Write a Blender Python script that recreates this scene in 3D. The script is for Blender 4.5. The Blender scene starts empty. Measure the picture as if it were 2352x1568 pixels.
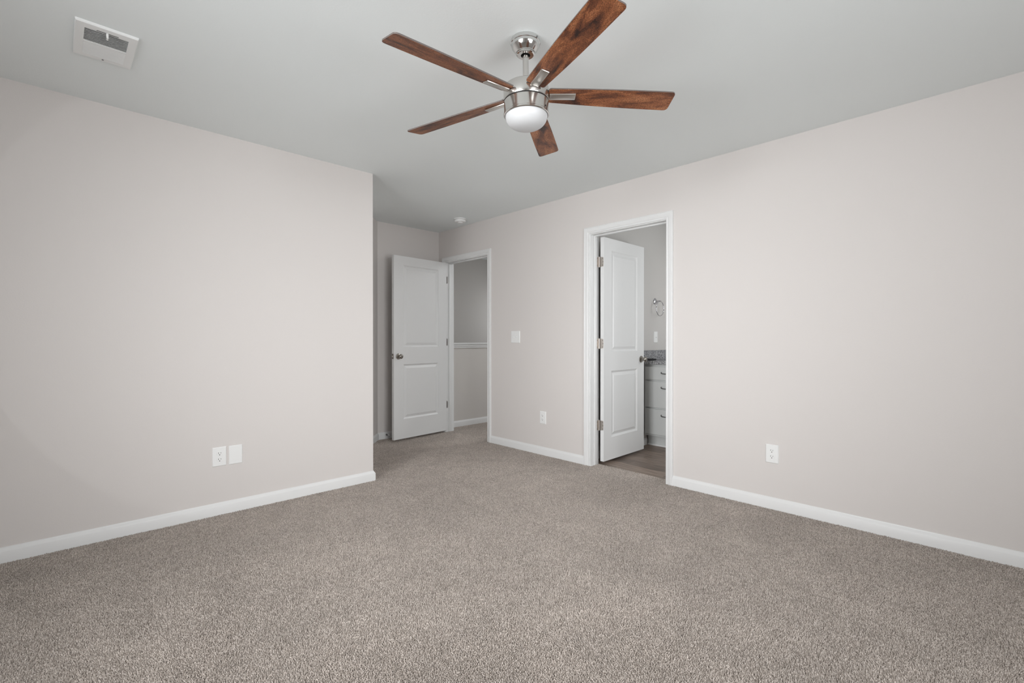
import bpy, bmesh, math, random
from mathutils import Vector, Matrix
R = math.radians
scene = bpy.context.scene
C = scene.collection

# ------------------------------------------------------------------ camera, world, lights, exposure
cam_data = bpy.data.cameras.new('camera'); cam = bpy.data.objects.new('camera', cam_data); C.objects.link(cam)
cam_data.sensor_width = 36.0; cam_data.lens = 16.777; cam_data.clip_start = 0.02
cam.location = (0, 0, 1.125)
cam.rotation_euler = (R(90 - 0.284), 0, R(46.10 - 90))
scene.camera = cam
scene.view_settings.view_transform = 'Standard'; scene.view_settings.look = 'None'
scene.view_settings.gamma = 1.0; scene.view_settings.use_curve_mapping = False
scene.view_settings.exposure = 0.0

world = bpy.data.worlds.new('sky'); scene.world = world; world.use_nodes = True
bg = world.node_tree.nodes['Background']; bg.inputs[0].default_value = (0.80, 0.88, 1.0, 1); bg.inputs[1].default_value = 0.15

def area(name, loc, direction, sx, sy, power, color=(1, 1, 1)):
    d = bpy.data.lights.new(name, 'AREA'); d.shape = 'RECTANGLE'; d.size = sx; d.size_y = sy
    d.energy = power; d.color = color
    o = bpy.data.objects.new(name, d); C.objects.link(o); o.location = loc
    o.rotation_euler = Vector(direction).to_track_quat('-Z', 'Z').to_euler()
    return o
DAY = (0.97, 0.985, 1.0)
WB = (1.15, -1.43, 1.40); WS = (-1.43, 1.15, 1.40)     # centres of the two windows behind the camera
def daylight(name, loc, direction, power, spread):
    o = area(name, loc, direction, 1.9, 1.45, power, DAY); o.data.spread = R(spread)
daylight('daylight_back_diffuse', WB, (0, 1, 0), 31, 180)
daylight('shaped_daylight_back_broad', WB, (0.1, 1, -0.1), 11.7, 100)  # from here on, window beams are narrowed and aimed so walls dim outwards
daylight('shaped_daylight_back_narrow', WB, (0, 1, 0), 6.6, 60)
daylight('shaped_daylight_back_low', WB, (0.1, 1, -0.3), 3.3, 60)
daylight('shaped_daylight_side_broad', WS, (1, 0.2, -0.1), 36.5, 100)
daylight('shaped_daylight_side_narrow', WS, (1, 0.1, 0), 8.3, 60)  # extra narrow beam, shaped to keep the wall's middle brightest
daylight('shaped_daylight_side_low', WS, (1, 0.3, -0.3), 5.0, 60)
area('added_ceiling_fill', (-4.2, 1.6, -0.4), (0.35, 0, 1), 6.0, 4.5, 120, DAY)  # unseen area light added outside to lift the ceiling through the window
area('bathroom_vanity_lamp', (4.93, 1.15, 2.05), (-0.3, 0.75, -0.5), 0.10, 0.10, 3.2, (0.96, 0.985, 1.0))
area('added_bathroom_fill', (4.6, 0.75, 1.2), (-0.1, 1, 0), 0.6, 0.9, 11, (0.95, 0.98, 1.0))  # added fill for the lower bathroom; no window stands here
area('added_hallway_fill', (5.25, 3.3, 2.40), (0, 0, -1), 0.3, 0.3, 12.5, (0.95, 0.98, 1.0))  # unseen fill added to light the hallway, no fixture
area('added_half_wall_fill', (4.6, 3.75, 2.40), (0, 0, -1), 0.3, 0.3, 5.5, (0.95, 0.98, 1.0))  # another added fill, brightens the half wall
area('added_stairwell_fill', (5.55, 5.5, 1.5), (-1, 0, 0), 0.8, 1.2, 2.9, (0.92, 0.96, 1.0))  # added cool fill for the stairwell wall, without a window

# ------------------------------------------------------------------ room dimensions (metres)
H = 2.44
XR = 3.4426; XB = 3.562          # bedroom face and far face of the right wall
YL = 3.5128; XC = 1.841          # left wall and the corner where it ends
YF = 4.884                       # far wall of the entry nook
X0 = -1.30; Y0 = -1.30           # window walls behind the camera
BL, BR, BT = 2.571, 1.848, 2.051  # bathroom opening: jamb faces and head
AL, AR, AT = 4.735, 3.966, 2.049  # bedroom door opening
YS = 2.695                       # bathroom side wall
XV = 5.06                        # bathroom back wall
YK = 4.912                       # hallway half wall

# ------------------------------------------------------------------ materials
def mat(name, color, rough=0.5, metal=0.0, **kw):
    m = bpy.data.materials.new(name); m.use_nodes = True
    p = m.node_tree.nodes['Principled BSDF']
    p.inputs['Base Color'].default_value = (*color, 1); p.inputs['Roughness'].default_value = rough
    p.inputs['Metallic'].default_value = metal
    for k, v in kw.items(): p.inputs[k].default_value = v
    return m
def N(m, t, **kw):
    n = m.node_tree.nodes.new(t)
    for k, v in kw.items(): setattr(n, k, v)
    return n
def L(m, a, b): m.node_tree.links.new(a, b)
def P(m): return m.node_tree.nodes['Principled BSDF']
def ramp(m, stops):
    n = N(m, 'ShaderNodeValToRGB'); e = n.color_ramp.elements
    while len(e) < len(stops): e.new(0.5)
    for el, (pos, col) in zip(e, stops): el.position = pos; el.color = (*col, 1)
    return n
def noise(m, vec, scale, detail=3, rough=0.5):
    n = N(m, 'ShaderNodeTexNoise'); n.inputs['Scale'].default_value = scale
    n.inputs['Detail'].default_value = detail; n.inputs['Roughness'].default_value = rough
    if vec is not None: L(m, vec, n.inputs['Vector'])
    return n
def bump(m, h, strength, dist):
    b = N(m, 'ShaderNodeBump'); b.inputs['Strength'].default_value = strength; b.inputs['Distance'].default_value = dist
    L(m, h, b.inputs['Height']); L(m, b.outputs[0], P(m).inputs['Normal']); return b
def paint(name, color, rough=0.6, texture=160, strength=0.12):
    m = mat(name, color, rough)
    co = N(m, 'ShaderNodeNewGeometry')
    n = noise(m, co.outputs['Position'], texture, 2)
    bump(m, n.outputs[0], strength, 0.002)
    return m
M = {}
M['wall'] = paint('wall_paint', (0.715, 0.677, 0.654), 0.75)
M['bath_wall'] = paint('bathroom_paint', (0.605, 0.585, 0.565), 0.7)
M['hall_wall'] = paint('hallway_paint', (0.68, 0.65, 0.62), 0.75)
M['ceiling'] = paint('ceiling_paint', (0.875, 0.915, 0.912), 0.85, 120, 0.15)
M['trim'] = mat('trim_paint', (0.80, 0.80, 0.795), 0.35)
M['door'] = paint('door_paint', (0.77, 0.77, 0.765), 0.4, 260, 0.06)
M['plastic'] = mat('white_plastic', (0.87, 0.87, 0.86), 0.35)
M['dark'] = mat('dark_slot', (0.015, 0.014, 0.013), 0.6)
M['duct_shade'] = mat('painted_duct_shade', (0.13, 0.14, 0.14), 0.6)  # dark tone stands for the shade inside the duct
M['vent'] = mat('enamelled_steel', (0.88, 0.89, 0.88), 0.35)
M['knob'] = mat('satin_nickel_dark', (0.34, 0.315, 0.285), 0.22, 1.0)
M['hinge'] = mat('satin_nickel_hinge', (0.60, 0.555, 0.515), 0.40, 1.0)
M['chrome'] = mat('chrome', (0.56, 0.56, 0.58), 0.06, 1.0)
M['cabinet'] = mat('cabinet_paint', (0.60, 0.61, 0.60), 0.45)
M['black'] = mat('black_rubber', (0.012, 0.012, 0.013), 0.45)
M['opal'] = mat('opal_glass', (0.67, 0.68, 0.69), 0.42)
M['satin'] = mat('satin_nickel', (0.70, 0.675, 0.64), 0.30, 1.0)
M['rod'] = mat('grey_steel', (0.25, 0.25, 0.25), 0.35, 1.0)
# brushed nickel with fine vertical grain
m = M['nickel'] = mat('brushed_nickel', (0.67, 0.655, 0.63), 0.25, 1.0)
tc = N(m, 'ShaderNodeTexCoord'); mp = N(m, 'ShaderNodeMapping'); mp.inputs['Scale'].default_value = (420, 420, 12)
L(m, tc.outputs['Object'], mp.inputs[0]); n = noise(m, mp.outputs[0], 1.0, 2)
mr = N(m, 'ShaderNodeMapRange'); mr.inputs[3].default_value = 0.17; mr.inputs[4].default_value = 0.23
L(m, n.outputs[0], mr.inputs[0]); L(m, mr.outputs[0], P(m).inputs['Roughness'])
# polished nickel of the canopy
M['polished'] = mat('polished_nickel', (0.71, 0.71, 0.70), 0.12, 1.0)
# distressed walnut blades, grain along the blade
m = M['blade'] = mat('distressed_walnut', (0.17, 0.07, 0.035), 0.42)
tc = N(m, 'ShaderNodeTexCoord'); oi = N(m, 'ShaderNodeObjectInfo')
sh = N(m, 'ShaderNodeVectorMath', operation='MULTIPLY_ADD'); sh.inputs[1].default_value = (1, 1, 1)
L(m, tc.outputs['Object'], sh.inputs[0])
off = N(m, 'ShaderNodeCombineXYZ'); mul = N(m, 'ShaderNodeMath', operation='MULTIPLY'); mul.inputs[1].default_value = 23.0
L(m, oi.outputs['Random'], mul.inputs[0]); L(m, mul.outputs[0], off.inputs[0]); L(m, mul.outputs[0], off.inputs[1])
L(m, off.outputs[0], sh.inputs[2])
mp = N(m, 'ShaderNodeMapping'); mp.inputs['Scale'].default_value = (6, 21, 21); L(m, sh.outputs[0], mp.inputs[0])
n1 = noise(m, mp.outputs[0], 1.0, 5, 0.62); n1.inputs['Distortion'].default_value = 0.7
mp2 = N(m, 'ShaderNodeMapping'); mp2.inputs['Scale'].default_value = (210, 620, 620); L(m, sh.outputs[0], mp2.inputs[0])
n2 = noise(m, mp2.outputs[0], 1.0, 3, 0.6)
r1 = ramp(m, [(0.32, (0.026, 0.010, 0.007)), (0.42, (0.135, 0.042, 0.017)), (0.52, (0.265, 0.088, 0.032)), (0.67, (0.41, 0.165, 0.070))])
L(m, n1.outputs[0], r1.inputs[0])
r2 = ramp(m, [(0.34, (0.42, 0.40, 0.39)), (0.52, (0.95, 0.95, 0.95)), (0.67, (1.9, 2.05, 2.2))]); L(m, n2.outputs[0], r2.inputs[0])
mx = N(m, 'ShaderNodeMix', data_type='RGBA', blend_type='MULTIPLY'); mx.inputs[0].default_value = 1.0
L(m, r1.outputs[0], mx.inputs[6]); L(m, r2.outputs[0], mx.inputs[7]); L(m, mx.outputs[2], P(m).inputs['Base Color'])
bump(m, n2.outputs[0], 0.25, 0.001)
M['blade_edge'] = mat('blade_edge_grey', (0.15, 0.125, 0.115), 0.5)
# carpet: cut pile
m = M['carpet'] = mat('carpet_pile', (0.40, 0.35, 0.31), 0.95, 0.0, **{'Specular IOR Level': 0.1})
geo = N(m, 'ShaderNodeNewGeometry'); pos = geo.outputs['Position']
w = noise(m, pos, 60, 2)
wv = N(m, 'ShaderNodeVectorMath', operation='MULTIPLY_ADD'); wv.inputs[1].default_value = (0.012, 0.012, 0.0)
L(m, w.outputs['Color'], wv.inputs[0]); L(m, pos, wv.inputs[2])
f1 = noise(m, wv.outputs[0], 150, 3, 0.62)          # tufts; drives the bump and the shade painted between them
f2 = noise(m, pos, 48, 3, 0.6)                      # clumps of tufts
big = noise(m, pos, 1.7, 3, 0.5)                    # lay of the pile
mid = noise(m, pos, 14.0, 3, 0.6)
rc = ramp(m, [(0.33, (0.105, 0.088, 0.076)), (0.43, (0.305, 0.268, 0.240)), (0.54, (0.52, 0.465, 0.422)), (0.66, (0.86, 0.79, 0.73))])  # dark stops put the shade between tufts into the colour
L(m, f1.outputs[0], rc.inputs[0])
def mulcol(m, a, facsock, lo, hi):
    mr = N(m, 'ShaderNodeMapRange'); mr.inputs[1].default_value = 0.3; mr.inputs[2].default_value = 0.7
    mr.inputs[3].default_value = lo; mr.inputs[4].default_value = hi; L(m, facsock, mr.inputs[0])
    v = N(m, 'ShaderNodeVectorMath', operation='SCALE'); L(m, a, v.inputs[0]); L(m, mr.outputs[0], v.inputs['Scale'])
    return v.outputs[0]
c = mulcol(m, rc.outputs[0], big.outputs[0], 0.93, 1.07)
c = mulcol(m, c, mid.outputs[0], 0.93, 1.07)
c = mulcol(m, c, f2.outputs[0], 0.86, 1.14)
L(m, c, P(m).inputs['Base Color'])
bump(m, f1.outputs[0], 1.0, 0.008)
m = M['pile'] = mat('carpet_yarn', (0.40, 0.35, 0.31), 0.95, 0.0, **{'Specular IOR Level': 0.1})
geo = N(m, 'ShaderNodeNewGeometry'); pos = geo.outputs['Position']
ry = ramp(m, [(0.0, (0.355, 0.307, 0.27)), (0.5, (0.545, 0.48, 0.43)), (1.0, (0.75, 0.675, 0.62))]); L(m, geo.outputs['Random Per Island'], ry.inputs[0])
big = noise(m, pos, 1.3, 3, 0.5); mid = noise(m, pos, 6.0, 4, 0.6)
c = mulcol(m, ry.outputs[0], big.outputs[0], 0.92, 1.08); c = mulcol(m, c, mid.outputs[0], 0.93, 1.07)
L(m, c, P(m).inputs['Base Color'])
# vinyl planks of the bathroom
m = M['planks'] = mat('vinyl_planks', (0.2, 0.15, 0.12), 0.45)
geo = N(m, 'ShaderNodeNewGeometry')
sp = N(m, 'ShaderNodeSeparateXYZ'); L(m, geo.outputs['Position'], sp.inputs[0])
cb = N(m, 'ShaderNodeCombineXYZ'); L(m, sp.outputs[1], cb.inputs[0]); L(m, sp.outputs[0], cb.inputs[1])
br = N(m, 'ShaderNodeTexBrick'); br.offset = 0.37; br.inputs['Scale'].default_value = 1.0
br.inputs['Brick Width'].default_value = 1.2; br.inputs['Row Height'].default_value = 0.15
br.inputs['Mortar Size'].default_value = 0.0012; br.inputs['Color1'].default_value = (0.27, 0.205, 0.165, 1)
br.inputs['Color2'].default_value = (0.15, 0.115, 0.095, 1); br.inputs['Mortar'].default_value = (0.03, 0.022, 0.018, 1)
L(m, cb.outputs[0], br.inputs[0])
mp = N(m, 'ShaderNodeMapping'); mp.inputs['Scale'].default_value = (3.5, 60, 1); L(m, cb.outputs[0], mp.inputs[0])
n = noise(m, mp.outputs[0], 1.0, 5, 0.65); rr = ramp(m, [(0.32, (0.50, 0.48, 0.47)), (0.5, (1.0, 1.0, 1.0)), (0.68, (1.7, 1.7, 1.7))]); L(m, n.outputs[0], rr.inputs[0])
mx = N(m, 'ShaderNodeMix', data_type='RGBA', blend_type='MULTIPLY'); mx.inputs[0].default_value = 1
L(m, br.outputs[0], mx.inputs[6]); L(m, rr.outputs[0], mx.inputs[7]); L(m, mx.outputs[2], P(m).inputs['Base Color'])
# speckled granite
m = M['granite'] = mat('speckled_granite', (0.5, 0.5, 0.5), 0.2)
geo = N(m, 'ShaderNodeNewGeometry')
vo = N(m, 'ShaderNodeTexVoronoi'); vo.inputs['Scale'].default_value = 270; L(m, geo.outputs['Position'], vo.inputs['Vector'])
s = N(m, 'ShaderNodeSeparateColor'); L(m, vo.outputs['Color'], s.inputs[0])
rg = ramp(m, [(0.0, (0.035, 0.035, 0.038)), (0.20, (0.13, 0.13, 0.14)), (0.38, (0.30, 0.30, 0.31)), (0.62, (0.42, 0.42, 0.43)), (0.85, (0.66, 0.66, 0.66))])
rg.color_ramp.interpolation = 'CONSTANT'; L(m, s.outputs[0], rg.inputs[0]); L(m, rg.outputs[0], P(m).inputs['Base Color'])

# ------------------------------------------------------------------ mesh helpers
def link(name, bm, material, parent=None, smooth=None, mats=None):
    me = bpy.data.meshes.new(name); bm.normal_update(); bm.to_mesh(me); bm.free()
    for mm in (mats or [material]): me.materials.append(mm)
    o = bpy.data.objects.new(name, me); C.objects.link(o)
    if parent is not None: o.parent = parent
    if smooth is not None:
        for p in me.polygons: p.use_smooth = True
        me.set_sharp_from_angle(angle=R(smooth))
    return o
def add_box(bm, x0, x1, y0, y1, z0, z1, bevel=0.0, seg=2):
    vs = [bm.verts.new((x, y, z)) for x in (x0, x1) for y in (y0, y1) for z in (z0, z1)]
    idx = [(0, 1, 3, 2), (4, 6, 7, 5), (0, 4, 5, 1), (2, 3, 7, 6), (0, 2, 6, 4), (1, 5, 7, 3)]
    fs = [bm.faces.new([vs[i] for i in f]) for f in idx]
    if bevel:
        es = {e for f in fs for e in f.edges}
        bmesh.ops.bevel(bm, geom=list(es), offset=bevel, segments=seg, profile=0.5, affect='EDGES', clamp_overlap=True)
def boxes(name, lst, material, parent=None, bevel=0.0):
    bm = bmesh.new()
    for b in lst: add_box(bm, *b, bevel=bevel)
    return link(name, bm, material, parent)
def add_lathe(bm, prof, seg=48, mtx=None, cap=True):
    """prof: list of (r, z); revolved about local z"""
    rings = []
    for r, z in prof:
        if r < 1e-6: rings.append([bm.verts.new((0, 0, z))])
        else: rings.append([bm.verts.new((r * math.cos(2 * math.pi * i / seg), r * math.sin(2 * math.pi * i / seg), z)) for i in range(seg)])
    for a, b in zip(rings, rings[1:]):
        for i in range(seg):
            j = (i + 1) % seg
            if len(a) == 1 and len(b) == 1: continue
            if len(a) == 1: bm.faces.new((a[0], b[i], b[j]))
            elif len(b) == 1: bm.faces.new((a[i], b[0], a[j]))
            else: bm.faces.new((a[i], b[i], b[j], a[j]))
    if cap:
        if len(rings[0]) > 1: bm.faces.new(rings[0])
        if len(rings[-1]) > 1: bm.faces.new(list(reversed(rings[-1])))
    vs = [v for r in rings for v in r]
    if mtx is not None: bmesh.ops.transform(bm, matrix=mtx, verts=vs)
    bmesh.ops.recalc_face_normals(bm, faces=list({f for v in vs for f in v.link_faces}))
def lathe(name, prof, material, parent=None, seg=48, mtx=None, smooth=35):
    bm = bmesh.new(); add_lathe(bm, prof, seg, mtx); return link(name, bm, material, parent, smooth)
def add_tube(bm, pts, r, seg=12, closed=False):
    pts = [Vector(p) for p in pts]; n = len(pts); rings = []
    for i, p in enumerate(pts):
        if closed: t = (pts[(i + 1) % n] - pts[i - 1])
        else: t = pts[min(i + 1, n - 1)] - pts[max(i - 1, 0)]
        t.normalize()
        a = t.orthogonal() if abs(t.z) > 0.9 else t.cross(Vector((0, 0, 1)))
        if closed or True:
            ref = Vector((0, 1, 0)) if abs(t.y) < 0.9 else Vector((1, 0, 0))
            a = (ref - t * ref.dot(t))
        a.normalize(); b = t.cross(a)
        rings.append([bm.verts.new(p + a * r * math.cos(2 * math.pi * k / seg) + b * r * math.sin(2 * math.pi * k / seg)) for k in range(seg)])
    rng = range(n) if closed else range(n - 1)
    for i in rng:
        A = rings[i]; B = rings[(i + 1) % n]
        for k in range(seg):
            bm.faces.new((A[k], A[(k + 1) % seg], B[(k + 1) % seg], B[k]))
    if not closed: bm.faces.new(list(reversed(rings[0]))); bm.faces.new(rings[-1])
    bmesh.ops.recalc_face_normals(bm, faces=list({f for r_ in rings for v in r_ for f in v.link_faces}))
def sweep(bm, path, prof, closed_ends=True):
    """skirting sweep: path of (x, y), room on the LEFT of travel; prof of (distance from wall, z)"""
    pts = [Vector((p[0], p[1])) for p in path]; n = len(pts); rows = []
    for i in range(n):
        dirs = []
        if i > 0: dirs.append((pts[i] - pts[i - 1]).normalized())
        if i < n - 1: dirs.append((pts[i + 1] - pts[i]).normalized())
        ns = [Vector((-d.y, d.x)) for d in dirs]
        if len(ns) == 2:
            mvec = (ns[0] + ns[1]).normalized(); k = 1.0 / mvec.dot(ns[0]); off = mvec * k
        else: off = ns[0]
        rows.append([bm.verts.new((pts[i].x + off.x * d, pts[i].y + off.y * d, z)) for d, z in prof])
    for a, b in zip(rows, rows[1:]):
        for k in range(len(prof)):
            j = (k + 1) % len(prof)
            bm.faces.new((a[k], a[j], b[j], b[k]))
    bm.faces.new(rows[0]); bm.faces.new(list(reversed(rows[-1])))
    bmesh.ops.recalc_face_normals(bm, faces=bm.faces)
def structure(o): o['kind'] = 'structure'; return o
def tag(o, label, cat, group=None):
    o['label'] = label; o['category'] = cat
    if group: o['group'] = group
    return o
def thing(name, label, cat, loc=(0, 0, 0), rotz=0.0, group=None):
    o = bpy.data.objects.new(name, None); C.objects.link(o); o.empty_display_size = 0.1
    o.location = loc; o.rotation_euler = (0, 0, rotz)
    return tag(o, label, cat, group)

# ------------------------------------------------------------------ shell
T = 0.12
S = structure
ROUGH = 0.018   # jamb board thickness, set into the wall
def wall(name, lst, material): return S(boxes(name, lst, material))
wall('wall_right', [
    (XR, XB, Y0 - T, BR - ROUGH, 0, H), (XR, XB, BL + ROUGH, AR - ROUGH, 0, H), (XR, XB, AL + ROUGH, YF + T, 0, H),
    (XR, XB, BR - ROUGH, BL + ROUGH, BT + ROUGH, H), (XR, XB, AR - ROUGH, AL + ROUGH, AT + ROUGH, H)], M['wall'])
wall('wall_left', [(X0 - T, XC, YL, YL + T, 0, H), (XC - T, XC, YL + T, 4.12, 0, H)], M['wall'])
bm = bmesh.new()   # 45 degree wall of the nook
q = [(1.841, 4.110), (2.615, 4.884), (2.615 - 0.085, 4.884 + 0.085), (1.841 - 0.085, 4.110 + 0.085)]
lo = [bm.verts.new((*p_, 0)) for p_ in q]; hi = [bm.verts.new((*p_, H)) for p_ in q]
bm.faces.new(lo); bm.faces.new(hi)
for i in range(4): bm.faces.new((lo[i], lo[(i + 1) % 4], hi[(i + 1) % 4], hi[i]))
bmesh.ops.recalc_face_normals(bm, faces=bm.faces); S(link('wall_diagonal', bm, M['wall']))
wall('wall_far', [(2.56, XR, YF, YF + T, 0, H)], M['wall'])
def window_wall(name, along_x):
    a0, a1, z0, z1 = 0.20, 2.10, 0.68, 2.13
    if along_x:
        return wall(name, [(X0 - T, a0, Y0 - T, Y0, 0, H), (a1, XR, Y0 - T, Y0, 0, H), (a0, a1, Y0 - T, Y0, 0, z0), (a0, a1, Y0 - T, Y0, z1, H)], M['wall'])
    return wall(name, [(X0 - T, X0, Y0, a0, 0, H), (X0 - T, X0, a1, YL, 0, H), (X0 - T, X0, a0, a1, 0, z0), (X0 - T, X0, a0, a1, z1, H)], M['wall'])
window_wall('wall_back', True); window_wall('wall_side', False)
def window_frame(name, along_x):
    a0, a1, z0, z1 = 0.20, 2.10, 0.68, 2.13; f = 0.05; am = (a0 + a1) / 2; zm = (z0 + z1) / 2
    bars = [(a0, a0 + f, z0, z1), (a1 - f, a1, z0, z1), (am - f, am + f, z0, z1), (a0, a1, z0, z0 + f), (a0, a1, z1 - f, z1), (a0, a1, zm - f / 2, zm + f / 2)]
    lst = [((u0, u1, Y0 - 0.09, Y0 - 0.04, w0, w1) if along_x else (X0 - 0.09, X0 - 0.04, u0, u1, w0, w1)) for u0, u1, w0, w1 in bars]
    S(boxes(name, lst, M['trim']))
window_frame('window_1', True); window_frame('window_2', False)
S(boxes('ceiling', [(X0 - T, XB, Y0 - T, YF + T, H, H + 0.1)], M['ceiling']))
floor = S(boxes('floor', [(X0 - T, 3.548, Y0 - T, YF + T, -0.1, -0.006), (3.548, 5.7, YS + T, YK + T, -0.1, -0.006)], M['carpet']))
def carpet_pile(step=0.0046, seed=7):
    """cut pile: a leaning three-sided tuft every few millimetres over the floor in front of the camera"""
    import numpy as np
    rng = np.random.default_rng(seed)
    def rect(x0, x1, y0, y1):
        gx, gy = np.meshgrid(np.arange(x0, x1, step), np.arange(y0, y1, step * 0.9)); gx[1::2] += step * 0.5
        p = np.stack([gx.ravel(), gy.ravel()], 1); return p + rng.uniform(-0.42, 0.42, p.shape) * step
    p = np.concatenate([rect(X0, 3.4275, Y0, 3.498), rect(1.856, 3.4275, 3.498, 4.870), rect(3.4275, 3.546, BR + 0.012, BL - 0.012), rect(3.4275, 4.7, AR + 0.012, AL - 0.012),
                        rect(3.58, 4.7, 3.7, AR + 0.012), rect(3.58, 4.7, AL - 0.012, 4.897)])
    fwd = np.array([math.cos(R(46.1)), math.sin(R(46.1))]); side = np.array([fwd[1], -fwd[0]])
    dep = p @ fwd; lat = p @ side
    p = p[(dep > 1.15) & (np.abs(lat) < 1.08 * dep + 0.45) & ((p[:, 1] < 3.6) | (p[:, 1] - p[:, 0] < 2.248))]
    n = len(p); th = rng.uniform(0, 2 * math.pi, n); tw = rng.uniform(0, 2 * math.pi, n)
    lean = np.abs(rng.normal(0, 0.0034, n)); h = rng.uniform(0.0045, 0.0078, n)
    lay = 0.0016 * np.stack([np.sin(p[:, 0] * 3.1 + p[:, 1] * 1.7 + 1.3 * np.sin(p[:, 1] * 4.3)), np.cos(p[:, 1] * 5.3 - p[:, 0] * 4.1 + 1.5 * np.sin(p[:, 0] * 6.7))], 1)
    top = p + lean[:, None] * np.stack([np.cos(th), np.sin(th)], 1) + lay
    V = np.empty((n, 6, 3), np.float32); rb = 0.0022; rt = rng.uniform(0.0013, 0.0021, n)
    for k in range(3):
        a = tw + k * 2 * math.pi / 3
        V[:, k, 0] = p[:, 0] + rb * np.cos(a); V[:, k, 1] = p[:, 1] + rb * np.sin(a); V[:, k, 2] = -0.0065
        V[:, 3 + k, 0] = top[:, 0] + rt * np.cos(a); V[:, 3 + k, 1] = top[:, 1] + rt * np.sin(a)
        V[:, 3 + k, 2] = -0.0065 + h + rng.uniform(-0.0012, 0.0012, n)
    quads = np.array([[0, 1, 4, 3], [1, 2, 5, 4], [2, 0, 3, 5]]); base = (np.arange(n) * 6)[:, None]
    idx = np.concatenate([(base + quads.ravel()[None, :]), base + np.array([[3, 4, 5]])], 1).astype(np.int32)   # 15 loops per tuft
    me = bpy.data.meshes.new('carpet_pile')
    me.vertices.add(n * 6); me.vertices.foreach_set('co', V.ravel())
    me.loops.add(n * 15); me.loops.foreach_set('vertex_index', idx.ravel())
    me.polygons.add(n * 4)
    st = (np.arange(n) * 15)[:, None] + np.array([[0, 4, 8, 12]]); me.polygons.foreach_set('loop_start', st.ravel().astype(np.int32))
    me.update(calc_edges=True); me.materials.append(M['pile'])
    o = bpy.data.objects.new('carpet_pile', me); C.objects.link(o); o.parent = floor; o['kind'] = 'stuff'
    print('tufts', n); return o
carpet_pile()
# bathroom
S(boxes('floor_bathroom', [(3.5482, XV, 0.6, YS, -0.1, -0.006)], M['planks']))
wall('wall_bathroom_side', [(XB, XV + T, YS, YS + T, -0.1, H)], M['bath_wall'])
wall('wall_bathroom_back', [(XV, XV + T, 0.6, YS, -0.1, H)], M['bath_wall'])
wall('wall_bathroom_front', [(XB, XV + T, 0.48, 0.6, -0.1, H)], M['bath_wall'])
S(boxes('ceiling_bathroom', [(XB, XV + T, 0.48, YS, H, H + 0.1)], M['ceiling']))
# hallway and stairwell
wall('wall_hallway', [(5.6, 5.72, YS + T, 6.1, -1.0, H)], M['hall_wall'])
wall('wall_half', [(XB, 5.6, YK, YK + 0.11, 0, 1.055)], M['hall_wall'])
wall('wall_stairwell', [(XB - 0.6, 5.72, 6.0, 6.12, -1.0, H), (XB - 0.12, XB, YF + T, 6.0, -1.0, H)], M['hall_wall'])
S(boxes('ceiling_hallway', [(XB, 5.72, YS + T, 6.12, H, H + 0.1)], M['ceiling']))
S(boxes('floor_stairwell', [(XB, 5.6, YK + 0.11, 6.0, -1.0, -0.9)], M['carpet']))
bm = bmesh.new()   # cap of the half wall with its moulding
add_box(bm, XB, 5.6, YK - 0.030, YK + 0.14, 1.055, 1.077, bevel=0.004)
add_box(bm, XB, 5.6, YK - 0.020, YK, 1.030, 1.055, bevel=0.005)
add_box(bm, XB, 5.6, YK - 0.012, YK, 1.008, 1.034, bevel=0.004)
S(link('trim_1', bm, M['trim'], smooth=40))

# skirting boards
BASE = [(0.0, -0.02), (0.014, -0.02), (0.014, 0.0545), (0.0128, 0.0575), (0.0050, 0.0695), (0.0040, 0.0715), (0.0035, 0.0755), (0.0, 0.0755)]
def baseboard(name, path, prof=BASE):
    bm = bmesh.new(); sweep(bm, path, prof); return S(link(name, bm, M['trim'], smooth=25))
CW = 0.063    # casing incl. reveal
baseboard('baseboard_left', [(1.841, 4.110), (XC, YL), (X0, YL)])
baseboard('baseboard_diagonal', [(2.615, 4.884), (1.841, 4.110)])
baseboard('baseboard_far', [(XR, YF), (2.615, 4.884)])
baseboard('baseboard_right', [(XR, Y0), (XR, BR - CW)])
baseboard('baseboard_middle', [(XR, BL + CW), (XR, AR - CW)])
baseboard('baseboard_hallway', [(5.6, YK), (XB, YK)])
baseboard('baseboard_bathroom', [(4.60, YS), (XB + 0.002, YS)], [(d, z - 0.006) for d, z in BASE])

# door casings (mitred, moulded) and jambs
CAS = [(0.0, 0.0), (0.0, 0.008), (0.003, 0.0105), (0.009, 0.0105), (0.014, 0.0085), (0.020, 0.0125), (0.034, 0.0145), (0.041, 0.0165), (0.047, 0.0165), (0.050, 0.0145), (0.054, 0.0165), (0.057, 0.015), (0.057, 0.0)]
def casing(bm, yl, yr, zt, xw, sgn):
    rv = 0.006; rows = []
    for (sy, top) in ((1, False), (1, True), (-1, True), (-1, False)):
        row = []
        for d, t in CAS:
            y = (yl + rv + d) if sy == 1 else (yr - rv - d)
            row.append(bm.verts.new((xw - sgn * t, y, zt + rv + d if top else -0.01)))
        rows.append(row)
    for a, b in zip(rows, rows[1:]):
        for k in range(len(CAS) - 1): bm.faces.new((a[k], a[k + 1], b[k + 1], b[k]))
    bm.faces.new(rows[0]); bm.faces.new(rows[-1])
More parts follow.
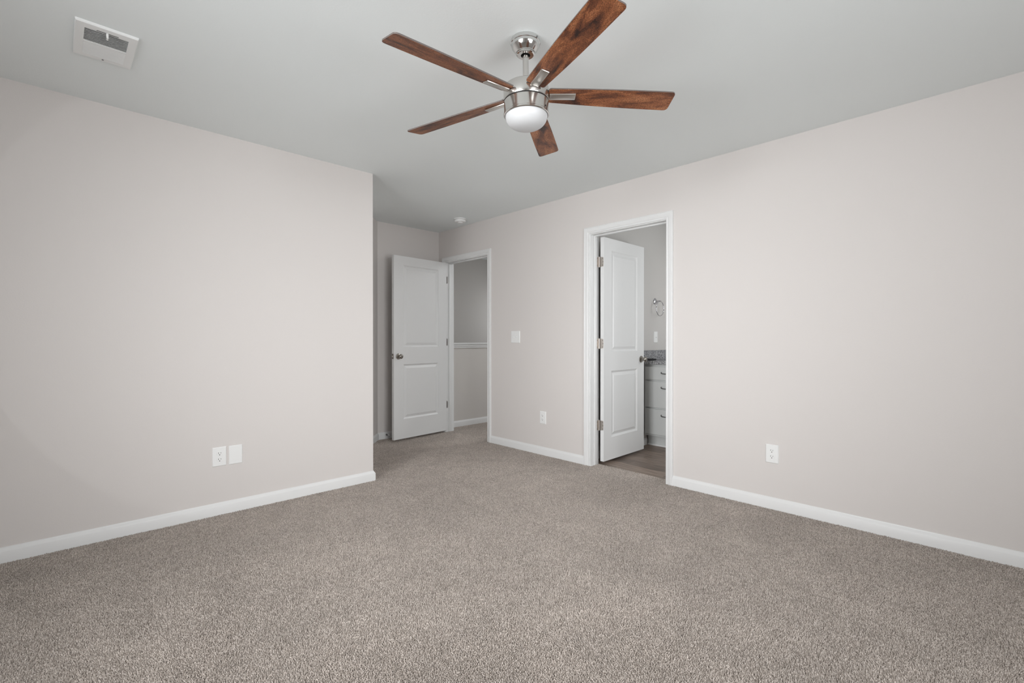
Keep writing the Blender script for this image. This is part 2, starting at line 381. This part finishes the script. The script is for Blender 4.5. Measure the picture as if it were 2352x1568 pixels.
def door_frame(name, jname, yl, yr, zt, stop0, z0):
    bm = bmesh.new(); casing(bm, yl, yr, zt, XR, 1); bmesh.ops.recalc_face_normals(bm, faces=bm.faces)
    S(link(name, bm, M['trim'], smooth=20))
    bm = bmesh.new()
    add_box(bm, XR, XB, yl, yl + ROUGH, z0, zt + ROUGH); add_box(bm, XR, XB, yr - ROUGH, yr, z0, zt + ROUGH)
    add_box(bm, XR, XB, yr, yl, zt, zt + ROUGH)
    s0, s1, st = stop0, stop0 + 0.034, 0.011
    add_box(bm, s0, s1, yl - st, yl, z0, zt, bevel=0.003); add_box(bm, s0, s1, yr, yr + st, z0, zt, bevel=0.003)
    add_box(bm, s0, s1, yr + st, yl - st, zt - st, zt, bevel=0.003)
    return S(link(jname, bm, M['trim'], smooth=30))
door_frame('trim_2', 'trim_3', AL, AR, AT, XR + 0.040, -0.01)
door_frame('trim_4', 'trim_5', BL, BR, BT, XB - 0.072, -0.01)
bm = bmesh.new(); add_box(bm, XR - 0.0005, XR + 0.002 + 0.028, AR - 0.0002, AR + 0.0015, 0.905, 0.965)
o = S(link('trim_6', bm, M['knob']))

# ------------------------------------------------------------------ doors
def door_slab(L_, zb, zt, panels, xi0, xi1, th=0.035):
    """local: x along the leaf from the hinge, y from the visible face (0) to the back (th)"""
    bm = bmesh.new()
    prof = [(0.0, 0.0), (0.003, 0.004), (0.016, 0.0125), (0.021, 0.0125), (0.046, 0.0035)]
    zs = [zb] + [z for pnl in panels for z in pnl] + [zt]; xs = [0, xi0, xi1, L_]
    def face(y, flip):
        def F(vs): bm.faces.new(list(reversed(vs)) if flip else vs)
        for i in range(3):
            for j in range(len(zs) - 1):
                if i == 1 and j % 2 == 1: continue
                F([bm.verts.new(v) for v in ((xs[i], y, zs[j]), (xs[i + 1], y, zs[j]), (xs[i + 1], y, zs[j + 1]), (xs[i], y, zs[j + 1]))])
        for z0, z1 in panels:
            rings = []
            for d, dep in prof:
                yy = y - dep if flip else y + dep
                rings.append([bm.verts.new(v) for v in ((xi0 + d, yy, z0 + d), (xi1 - d, yy, z0 + d), (xi1 - d, yy, z1 - d), (xi0 + d, yy, z1 - d))])
            for a, b in zip(rings, rings[1:]):
                for k in range(4): F([a[k], a[(k + 1) % 4], b[(k + 1) % 4], b[k]])
            F(rings[-1])
    face(0.0, False); face(th, True)
    for quad in (((0, 0, zb), (0, 0, zt), (0, th, zt), (0, th, zb)), ((L_, 0, zb), (L_, th, zb), (L_, th, zt), (L_, 0, zt)),
                 ((0, 0, zb), (0, th, zb), (L_, th, zb), (L_, 0, zb)), ((0, 0, zt), (L_, 0, zt), (L_, th, zt), (0, th, zt))):
        bm.faces.new([bm.verts.new(v) for v in quad])
    bmesh.ops.remove_doubles(bm, verts=bm.verts, dist=1e-5)
    bmesh.ops.recalc_face_normals(bm, faces=bm.faces)
    return bm
KNOB = [(0.0, 0.0), (0.0325, 0.0), (0.0335, 0.003), (0.031, 0.007), (0.022, 0.010), (0.0135, 0.013), (0.0125, 0.022), (0.0135, 0.028),
        (0.020, 0.033), (0.0255, 0.040), (0.0270, 0.047), (0.0255, 0.054), (0.020, 0.060), (0.010, 0.063), (0.0, 0.0635)]
def knob(parent, x, z, mirror=False, th=0.035):
    mt = Matrix.Translation((x, th if mirror else 0, z)) @ Matrix.Rotation(R(-90 if mirror else 90), 4, 'X')
    return lathe('door_knob', KNOB, M['knob'], parent, 40, mt)
def add_leaf(bm, x0, x1, y0, y1, z0, z1, pin, r=0.011, n=5):
    """thin plate; the two corners away from the pin are rounded"""
    flat_x = (x1 - x0) < (y1 - y0)
    a0, a1 = (y0, y1) if flat_x else (x0, x1); pa = pin[1] if flat_x else pin[0]
    far, near = (a0, a1) if abs(a0 - pa) > abs(a1 - pa) else (a1, a0); sg = 1 if near > far else -1
    out = [(near, z0)] + [(far + sg * r * (1 - math.sin(t)), z0 + r * (1 - math.cos(t))) for t in [math.pi / 2 * k / n for k in range(n + 1)]]
    out += [(far + sg * r * (1 - math.cos(t)), z1 - r * (1 - math.sin(t))) for t in [math.pi / 2 * k / n for k in range(n + 1)]] + [(near, z1)]
    f = (lambda a, z, q: (q, a, z)) if flat_x else (lambda a, z, q: (a, q, z)); q0, q1 = (x0, x1) if flat_x else (y0, y1)
    A = [bm.verts.new(f(a, z, q0)) for a, z in out]; B = [bm.verts.new(f(a, z, q1)) for a, z in out]
    fs = [bm.faces.new(A), bm.faces.new(list(reversed(B)))]
    for k in range(len(A)): fs.append(bm.faces.new((A[k], B[k], B[(k + 1) % len(A)], A[(k + 1) % len(A)])))
    bmesh.ops.recalc_face_normals(bm, faces=fs)
def hinge(parent, z0, z1, leaves, pin):
    """leaves: list of (box without z, screw axis); pin: (x, y)"""
    bm = bmesh.new()
    for b in leaves: add_leaf(bm, *b, z0 + 0.001, z1 - 0.001, pin)
    for k in range(5):
        a = z0 + (z1 - z0) * k / 5; b = z0 + (z1 - z0) * (k + 1) / 5 - 0.0008
        add_lathe(bm, [(0.0062, a), (0.0062, b)], 16, Matrix.Translation((pin[0], pin[1], 0)))
    add_lathe(bm, [(0.0048, z0 - 0.003), (0.0048, z1 + 0.003)], 14, Matrix.Translation((pin[0], pin[1], 0)))
    return link('hinge', bm, M['hinge'], parent, 35)

# bathroom door, swung into the bathroom
tB = R(1.406)
door2 = bpy.data.objects.new('door_2', None); C.objects.link(door2); door2.location = (3.5640, 2.5157, 0); door2.rotation_euler = (0, 0, tB)
S(door2)
link('door_panel', door_slab(0.711, 0.0235, 2.0428, [(0.2265, 0.8344), (1.0086, 1.932)], 0.125, 0.583), M['door'], door2)
knob(door2, 0.655, 0.926); knob(door2, 0.655, 0.926, True)
for z0, z1 in ((1.776, 1.865), (1.040, 1.129), (0.302, 0.391)):
    h = hinge(door2, z0, z1, [(-0.0022, 0.0006, 0.003, 0.0365), (-0.036, -0.003, 0.0515, 0.0545)], (-0.0015, 0.0465))
    for dy, dz in ((0.013, 0.014), (0.007, 0.0445), (0.013, 0.075)):
        lathe('screw', [(0.0, 0.0004), (0.0034, 0.0004), (0.0034, -0.001), (0, -0.001)], M['dark'], h, 12, Matrix.Translation((-0.0022, dy, z0 + dz)) @ Matrix.Rotation(R(-90), 4, 'Y'))
    for dx, dz in ((-0.029, 0.014), (-0.033, 0.0445), (-0.029, 0.075)):
        lathe('screw', [(0.0, 0.0004), (0.0034, 0.0004), (0.0034, -0.001), (0, -0.001)], M['dark'], h, 12, Matrix.Translation((dx, 0.0515, z0 + dz)) @ Matrix.Rotation(R(90), 4, 'X'))
# bedroom door, swung into the room in front of the far wall; the visible face looks towards the camera
door1 = bpy.data.objects.new('door_1', None); C.objects.link(door1); door1.location = (3.4278, 4.7016, 0); door1.rotation_euler = (0, 0, R(5.61))
S(door1)
bm = door_slab(0.7615, 0.0235, 2.0428, [(0.238, 0.846), (1.036, 1.945)], 0.1265, 0.632)
bmesh.ops.transform(bm, matrix=Matrix.Scale(-1, 4, Vector((1, 0, 0))), verts=bm.verts); bmesh.ops.reverse_faces(bm, faces=bm.faces)
link('door_panel', bm, M['door'], door1)
knob(door1, -0.7015, 0.936); knob(door1, -0.7015, 0.936, True)
lp = boxes('latch_plate', [(-0.7628, -0.7610, 0.0055, 0.0295, 0.909, 0.965)], M['knob'], door1)
boxes('latch_bolt', [(-0.7720, -0.7612, 0.0115, 0.0235, 0.930, 0.944)], M['hinge'], lp, bevel=0.002)
for z0, z1 in ((1.795, 1.884), (1.045, 1.134), (0.29, 0.379)):
    hinge(door1, z0, z1, [(-0.0008, 0.0018, 0.002, 0.032), (0.0125, 0.0150, 0.0, 0.030)], (0.0075, 0.040))

# ------------------------------------------------------------------ ceiling fan
fan = thing('ceiling_fan', 'brushed nickel ceiling fan with five dark wood blades and a white glass light', 'ceiling fan', (1.5004, 1.4748, H))
nv = Vector((-0.0088, 0.0116, 1.0)).normalized(); ev = Vector((1, 0, 0.0088)).normalized(); yv = nv.cross(ev)
fan.rotation_euler = Matrix((ev, yv, nv)).transposed().to_euler()
lathe('canopy', [(0.0, 0.0), (0.060, 0.0), (0.0635, -0.003), (0.0645, -0.012), (0.0645, -0.020), (0.0625, -0.0215), (0.0630, -0.026), (0.060, -0.036), (0.053, -0.047),
                 (0.046, -0.055), (0.0425, -0.0595), (0.0425, -0.062), (0.0395, -0.063), (0.0395, -0.067), (0.035, -0.070), (0.021, -0.070), (0.0205, -0.055), (0.0, -0.055)], M['polished'], fan, 64, None, 30)
bm = bmesh.new(); add_lathe(bm, [(0.0205, -0.056), (0.0205, -0.060), (0.0, -0.060)], 32); link('canopy_opening', bm, M['dark'], fan)
for a in (15, 62):   # screws on the canopy rim
    lathe('canopy_screw', [(0.0, 0.003), (0.004, 0.002), (0.004, -0.002), (0, -0.002)], M['rod'], fan, 14,
          Matrix.Rotation(R(-100 + a), 4, 'Z') @ Matrix.Translation((0.0645, 0, -0.014)) @ Matrix.Rotation(R(90), 4, 'Y'))
lathe('downrod', [(0.0128, -0.050), (0.0128, -0.206)], M['nickel'], fan, 32)
lathe('coupling_cover', [(0.0128, -0.178), (0.0165, -0.179), (0.0175, -0.184), (0.0175, -0.196), (0.024, -0.203), (0.024, -0.207)], M['nickel'], fan, 40)
lathe('motor_housing', [(0.0, -0.203), (0.080, -0.205), (0.092, -0.208), (0.0970, -0.212), (0.0990, -0.218), (0.0990, -0.268), (0.0975, -0.2715), (0.0, -0.2715)], M['nickel'], fan, 96, None, 28)
lathe('housing_gap_ring', [(0.0, -0.2712), (0.0950, -0.2712), (0.0950, -0.2765), (0.0, -0.2765)], M['dark'], fan, 64)
kit = lathe('light_kit_ring', [(0.0, -0.2762), (0.0965, -0.2762), (0.0980, -0.278), (0.0980, -0.326), (0.0995, -0.3285), (0.0995, -0.3340), (0.0960, -0.3370), (0.0935, -0.3350), (0.0930, -0.329), (0.0, -0.329)], M['nickel'], fan, 96, None, 28)
dome = [(0.0922, -0.327)] + [(0.0922 * math.cos(t) ** 0.72 if t < math.pi / 2 - 1e-6 else 0.0, -0.334 - 0.0575 * math.sin(t) ** 0.95) for t in [math.pi / 2 * i / 20 for i in range(21)]]
lathe('glass_dome', dome, M['opal'], fan, 72, None, 60)
# small screw seen low on the light kit
lathe('light_kit_screw', [(0.0, 0.003), (0.0035, 0.002), (0.0035, -0.002), (0, -0.002)], M['dark'], kit, 14,
      Matrix.Rotation(R(-79), 4, 'Z') @ Matrix.Translation((0.0975, 0, -0.317)) @ Matrix.Rotation(R(90), 4, 'Y'))
def blade_outline():
    A0, B0, A1, B1 = (0.0985, -0.0409), (0.0985, 0.0428), (0.6595, -0.0180), (0.6540, 0.0965)
    def bulge(p, q, amt, n=14):
        out = []
        for i in range(n + 1):
            t = i / n; x = p[0] + (q[0] - p[0]) * t; y = p[1] + (q[1] - p[1]) * t + amt * math.sin(math.pi * t)
            out.append((x, y))
        return out
    edgeA = bulge(A0, A1, -0.004); edgeB = bulge(B1, B0, 0.004)
    def rnd(prev, c, nxt, r, n=6):
        c = Vector(c); a = (Vector(prev) - c).normalized(); b = (Vector(nxt) - c).normalized()
        p0 = c + a * r; p1 = c + b * r
        return [tuple((1 - t) ** 2 * p0 + 2 * t * (1 - t) * c + t * t * p1) for t in [i / n for i in range(n + 1)]]
    pts = []
    pts += rnd(B0, A0, edgeA[1], 0.012); pts += edgeA[2:-2]
    pts += rnd(edgeA[-2], A1, B1, 0.020); pts += rnd(A1, B1, edgeB[1], 0.020)
    pts += edgeB[2:-2]; pts += rnd(edgeB[-2], B0, A0, 0.012)
    return pts
def make_blade():
    bm = bmesh.new(); th = 0.0055; pts = blade_outline()
    lo = [bm.verts.new((x, y, -th / 2)) for x, y in pts]; hi = [bm.verts.new((x, y, th / 2)) for x, y in pts]
    bm.faces.new(list(reversed(lo))); bm.faces.new(hi)
    n = len(pts)
    for i in range(n):
        f = bm.faces.new((lo[i], lo[(i + 1) % n], hi[(i + 1) % n], hi[i])); f.material_index = 1
    bmesh.ops.recalc_face_normals(bm, faces=bm.faces)
    return link('blade', bm, None, fan, None, [M['blade'], M['blade_edge']])
def make_bracket(parent):
    bm = bmesh.new(); add_box(bm, 0.1015, 0.217, -0.0185, 0.0185, -0.0110, -0.0026, bevel=0.0032, seg=2)
    ax = Matrix.Rotation(R(0), 4, 'Z'); bmesh.ops.transform(bm, matrix=ax, verts=bm.verts)
    return link('blade_bracket', bm, M['satin'], parent, 40)
for k in range(5):
    if k == 0:
        b0 = make_blade(); br0 = make_bracket(b0); b, brk = b0, br0
        cap = bmesh.new(); add_box(cap, 0.090, 0.110, -0.030, 0.030, 0.0028, 0.010, bevel=0.002)
        arm0 = link('blade_arm', cap, M['nickel'], b0, 40)
    else:
        b = b0.copy(); C.objects.link(b); b.parent = fan
        for src in (br0, arm0):
            cpy = src.copy(); C.objects.link(cpy); cpy.parent = b
    b.matrix_local = Matrix.Translation((0, 0, -0.244)) @ Matrix.Rotation(R(173.617 + 72 * k), 4, 'Z') @ Matrix.Rotation(R(-12.02), 4, 'X')

# ------------------------------------------------------------------ ceiling register and smoke detector
vent = thing('ceiling_vent', 'white rectangular louvred air vent on the ceiling above the left wall', 'vent', (0.1727, 2.797, H))
w2, l2 = 0.1035, 0.157; sw, s0_, s1_ = 0.0725, -0.117, 0.121
bm = bmesh.new()
outer = [(-w2, -l2), (w2, -l2), (w2, l2), (-w2, l2)]; mid_ = [(-w2 + 0.003, -l2 + 0.003), (w2 - 0.003, -l2 + 0.003), (w2 - 0.003, l2 - 0.003), (-w2 + 0.003, l2 - 0.003)]
inner = [(-sw, s0_), (sw, s0_), (sw, s1_), (-sw, s1_)]
rows = [[bm.verts.new((x, y, z)) for x, y in rr_] for rr_, z in ((outer, 0.0), (outer, -0.0050), (mid_, -0.0105), (inner, -0.0115), (inner, -0.001))]
for a, b in zip(rows, rows[1:]):
    for k in range(4): bm.faces.new((a[k], a[(k + 1) % 4], b[(k + 1) % 4], b[k]))
bmesh.ops.recalc_face_normals(bm, faces=bm.faces)
link('vent_frame', bm, M['vent'], vent)
boxes('vent_dark_backing', [(-sw, sw, s0_, s1_, -0.0015, -0.0005)], M['duct_shade'], vent)  # flat dark panel painted as the shaded space behind the louvres
bm = bmesh.new(); n = 19; pitch = (s1_ - s0_) / n
for i in range(n):
    yc = s0_ + pitch * (i + 0.5)
    if i == 9:
        add_box(bm, -sw, sw, yc - pitch * 0.5, yc + pitch * 0.5, -0.0135, -0.009); continue
    up = 1 if i < 9 else -1
    dy = 0.0048 if up == 1 else 0.0062; z0, z1 = -0.0128, (-0.0035 if up == 1 else -0.0055); t = 0.0008
    quad = [(yc - up * dy, z0), (yc - up * dy + t * 2, z0), (yc + up * dy + t * 2, z1), (yc + up * dy, z1)]
    a = [bm.verts.new((-sw, y, z)) for y, z in quad]; b = [bm.verts.new((sw, y, z)) for y, z in quad]
    bm.faces.new(a); bm.faces.new(list(reversed(b)))
    for k in range(4): bm.faces.new((a[k], b[k], b[(k + 1) % 4], a[(k + 1) % 4]))
bmesh.ops.recalc_face_normals(bm, faces=bm.faces); link('vent_louvres', bm, M['vent'], vent)
bm = bmesh.new()
add_box(bm, -0.004, 0.004, -0.126, -0.120, -0.026, -0.011, bevel=0.001)
add_box(bm, -0.003, 0.004, -0.124, -0.104, -0.030, -0.025, bevel=0.001)
link('vent_lever', bm, M['plastic'], vent)
boxes('vent_lever_slot', [(-0.035, 0.037, -0.1255, -0.1235, -0.0128, -0.0115)], M['dark'], vent)
for sx in (0.0,):
    lathe('vent_screw', [(0.0, -0.0135), (0.004, -0.0130), (0.004, -0.010), (0, -0.010)], M['rod'], vent, 14, Matrix.Translation((sx, 0.139, 0)))
sd = thing('smoke_detector', 'round white smoke detector on the ceiling above the open bedroom door', 'smoke detector', (3.222, 4.167, H))
lathe('mounting_base', [(0.0, 0.0), (0.068, 0.0), (0.069, -0.003), (0.068, -0.0085), (0.060, -0.0105), (0.0, -0.0105)], M['plastic'], sd, 56)
lathe('detector_body', [(0.0, -0.0100), (0.055, -0.0100), (0.061, -0.014), (0.062, -0.026), (0.060, -0.032), (0.050, -0.035), (0.048, -0.0365), (0.0, -0.0365)], M['plastic'], sd, 56)
lathe('sensor_cap', [(0.0, -0.036), (0.027, -0.036), (0.0265, -0.043), (0.023, -0.0455), (0.0, -0.046)], M['plastic'], sd, 40)
lathe('test_button', [(0.0, -0.036), (0.006, -0.036), (0.006, -0.038), (0, -0.038)], M['vent'], sd, 20, Matrix.Translation((0.038, 0.0, 0)))

# ------------------------------------------------------------------ wall plates
def plate(parent, w, h, name='wall_plate'):
    bm = bmesh.new(); a, b = w / 2, h / 2; c = 0.0045
    rows = [[bm.verts.new((x, y, z)) for x, z in ((-u, -v), (u, -v), (u, v), (-u, v))] for u, v, y in ((a, b, 0.0), (a, b, -0.0020), (a - c * 0.5, b - c * 0.5, -0.0052), (a - c, b - c, -0.0062))]
    for p_, q_ in zip(rows, rows[1:]):
        for k in range(4): bm.faces.new((p_[k], p_[(k + 1) % 4], q_[(k + 1) % 4], q_[k]))
    bm.faces.new(rows[-1]); bm.faces.new(list(reversed(rows[0]))); bmesh.ops.recalc_face_normals(bm, faces=bm.faces)
    return link(name, bm, M['plastic'], parent)
RX = Matrix.Rotation(R(90), 4, 'X')     # lathe axis +z -> -y (out of the wall)
def screw_head(parent, x, z, y=-0.0060):
    bm = bmesh.new(); add_lathe(bm, [(0.0, 0.0012), (0.0030, 0.0009), (0.0036, 0.0), (0.0036, -0.001), (0, -0.001)], 20, Matrix.Translation((x, y, z)) @ RX)
    return link('screw', bm, M['plastic'], parent, 30)
def receptacle(parent, z):
    """rounded face with flattened top and bottom"""
    bm = bmesh.new(); r, flat, n = 0.0172, 0.0140, 48; lo, hi = [], []
    for i in range(n):
        t = 2 * math.pi * i / n; x = r * math.cos(t); zz = max(-flat, min(flat, r * math.sin(t)))
        lo.append(bm.verts.new((x, -0.0055, z + zz))); hi.append(bm.verts.new((x * 0.975, -0.0085, z + zz * 0.975)))
    for i in range(n): bm.faces.new((lo[i], lo[(i + 1) % n], hi[(i + 1) % n], hi[i]))
    bm.faces.new(hi); bmesh.ops.recalc_face_normals(bm, faces=bm.faces)
    o = link('receptacle', bm, M['plastic'], parent, 30)
    bm = bmesh.new()
    add_box(bm, -0.0080, -0.0056, -0.0089, -0.0080, z + 0.0005, z + 0.0090); add_box(bm, 0.0056, 0.0076, -0.0089, -0.0080, z + 0.0012, z + 0.0082)
    add_lathe(bm, [(0.0, 0.0), (0.0029, 0.0), (0.0029, 0.001), (0, 0.001)], 16, Matrix.Translation((0, -0.0080, z - 0.0070)) @ RX)
    link('socket_holes', bm, M['dark'], o)
    return o
RIGHT = R(-90)
def outlet(label, loc, rotz, w=0.079, h=0.122):
    t = thing('wall_outlet', label, 'outlet', loc, rotz, 'double wall outlets')
    plate(t, w, h); receptacle(t, 0.0195); receptacle(t, -0.0195); screw_head(t, 0, 0)
    return t
outlet('white double outlet low on the left wall beside a blank plate', (0.769, YL, 0.3705), 0)
outlet('white double outlet on the right wall right of the bathroom door', (XR, 1.0835, 0.3635), RIGHT)
outlet('white double outlet on the right wall between the two doorways below the switch', (XR, 3.140, 0.3605), RIGHT)
bp = thing('blank_plate', 'plain white blank wall plate with two screws beside the outlet', 'wall plate', (0.8625, YL, 0.3695), 0)
plate(bp, 0.079, 0.122); screw_head(bp, 0, 0.0415); screw_head(bp, 0, -0.0415)
def switch(label, loc, rotz, w, h, xs):
    t = thing('light_switch', label, 'light switch', loc, rotz)
    plate(t, w, h)
    for x in xs:
        boxes('toggle_slot', [(x - 0.0055, x + 0.0055, -0.0066, -0.0058, -0.0125, 0.0125)], M['vent'], t)
        bm = bmesh.new(); add_box(bm, x - 0.0038, x + 0.0038, -0.0165, -0.0060, -0.0035, 0.0055, bevel=0.0012)
        bmesh.ops.rotate(bm, cent=(x, -0.006, 0), matrix=Matrix.Rotation(R(24), 3, 'X'), verts=bm.verts)
        link('toggle', bm, M['plastic'], t)
        screw_head(t, x, 0.030); screw_head(t, x, -0.030)
    return t
switch('white double toggle light switch on the right wall beside the bedroom doorway', (XR, 3.5225, 1.147), RIGHT, 0.127, 0.123, (-0.0235, 0.0235))

# ------------------------------------------------------------------ door stop on the far skirting board
st = thing('door_stop', 'small dark door stop with a white tip on the far baseboard', 'door stop', (2.716, YF - 0.014, 0.046))
lathe('stop_base', [(0.0, -0.004), (0.0105, -0.004), (0.0105, 0.003), (0.007, 0.007), (0.0, 0.007)], M['rod'], st, 24, RX)
lathe('stop_stem', [(0.0, 0.005), (0.0045, 0.005), (0.0045, 0.052), (0.0, 0.052)], M['rod'], st, 20, RX)
lathe('rubber_tip', [(0.0, 0.050), (0.0068, 0.050), (0.0068, 0.060), (0.004, 0.063), (0.0, 0.063)], M['plastic'], st, 20, RX)

# ------------------------------------------------------------------ bathroom
XF = 4.535   # drawer faces
van = thing('vanity_cabinet', 'grey bathroom vanity cabinet with three drawers behind the open bathroom door', 'cabinet', (XF, 2.05, 0))
van_y = 2.05
def vb(name, lst, material, parent=van, bevel=0.0):   # world boxes, stored relative to the cabinet
    bm = bmesh.new()
    for b in lst: add_box(bm, b[0] - XF, b[1] - XF, b[2] - van_y, b[3] - van_y, b[4], b[5], bevel=bevel)
    return link(name, bm, material, parent)
YV0 = 1.42
vb('cabinet_body', [(XF + 0.02, XV - 0.002, YV0, YS - 0.002, 0.105, 0.862)], M['cabinet'])
vb('toe_kick', [(XF + 0.075, XV - 0.002, YV0, YS - 0.016, -0.006, 0.106)], M['cabinet'])
vb('toe_moulding', [(XF + 0.062, XF + 0.075, YV0, YS - 0.016, -0.006, 0.012)], M['trim'], bevel=0.004)
def drawer(name, y0, y1, z0, z1, pull=True):
    d = vb(name, [(XF, XF + 0.02, y0, y1, z0, z1)], M['cabinet'], bevel=0.002)
    if pull:
        yc = (y0 + y1) / 2 - van_y; zc = z1 - 0.060; pts = []
        for i in range(17):
            t = math.pi * i / 16; pts.append((-0.026 * math.sin(t) ** 0.7 + 0.001, yc + 0.048 * math.cos(t), zc + 0.006 - 0.014 * math.sin(t) ** 0.6))
        bm = bmesh.new(); add_tube(bm, pts, 0.0052, 12)
        p_ = link('drawer_pull', bm, M['rod'], d, 40)
    return d
for z0, z1 in ((0.700, 0.836), (0.410, 0.683), (0.128, 0.394)): drawer('drawer', 2.200, 2.674, z0, z1)
def cab_door(y0, y1):
    d = vb('cabinet_door', [(XF, XF + 0.02, y0, y1, 0.128, 0.836)], M['cabinet'], bevel=0.002)
cab_door(1.815, 2.184); cab_door(1.436, 1.799)
bm = bmesh.new()
add_box(bm, XF - 0.025, XV - 0.001, YV0 - 0.02, YS - 0.001, 0.8625, 0.898, bevel=0.003)
add_box(bm, XF - 0.023, XV - 0.001, YS - 0.021, YS - 0.001, 0.898, 1.004, bevel=0.002)
add_box(bm, XV - 0.021, XV - 0.001, YV0 - 0.02, YS - 0.022, 0.898, 1.004, bevel=0.002)
tag(link('countertop', bm, M['granite']), 'speckled grey granite countertop with splash on the bathroom vanity', 'countertop')
# screwdriver lying on the worktop
sc = thing('screwdriver', 'black handled screwdriver lying on the granite bathroom countertop', 'screwdriver', (4.548, 2.654, 0.9095), R(-43.9))
RY = Matrix.Rotation(R(90), 4, 'Y')
lathe('handle', [(0.0, 0.0), (0.009, 0.001), (0.0112, 0.005), (0.0112, 0.065), (0.0095, 0.075), (0.0095, 0.088), (0.007, 0.094), (0.0, 0.094)], M['black'], sc, 10, RY, 20)
lathe('shaft', [(0.0, 0.092), (0.0028, 0.092), (0.0028, 0.168), (0.0012, 0.176), (0.0, 0.176)], M['rod'], sc, 14, RY)
# towel ring and switch on the side wall
tr = thing('towel_ring', 'chrome towel ring on the bathroom side wall above the countertop', 'towel ring', (4.775, YS, 1.539))
lathe('rosette', [(0.0, 0.0), (0.034, 0.0), (0.035, 0.003), (0.030, 0.009), (0.020, 0.012), (0.012, 0.018), (0.009, 0.026), (0.0085, 0.058), (0.0, 0.058)], M['chrome'], tr, 40, RX)
bm = bmesh.new(); add_tube(bm, [(-0.013, -0.062, 0.0), (0.013, -0.062, 0.0)], 0.0085, 20); link('ring_holder', bm, M['chrome'], tr, 40)
bm = bmesh.new(); rr0 = 0.080
add_tube(bm, [(rr0 * math.sin(2 * math.pi * i / 64), -0.062, -rr0 + rr0 * math.cos(2 * math.pi * i / 64)) for i in range(64)], 0.0042, 12, True); link('ring', bm, M['chrome'], tr, 40)
switch('white single light switch on the bathroom side wall under the towel ring', (4.788, YS, 1.147), 0, 0.079, 0.122, (0.0,))
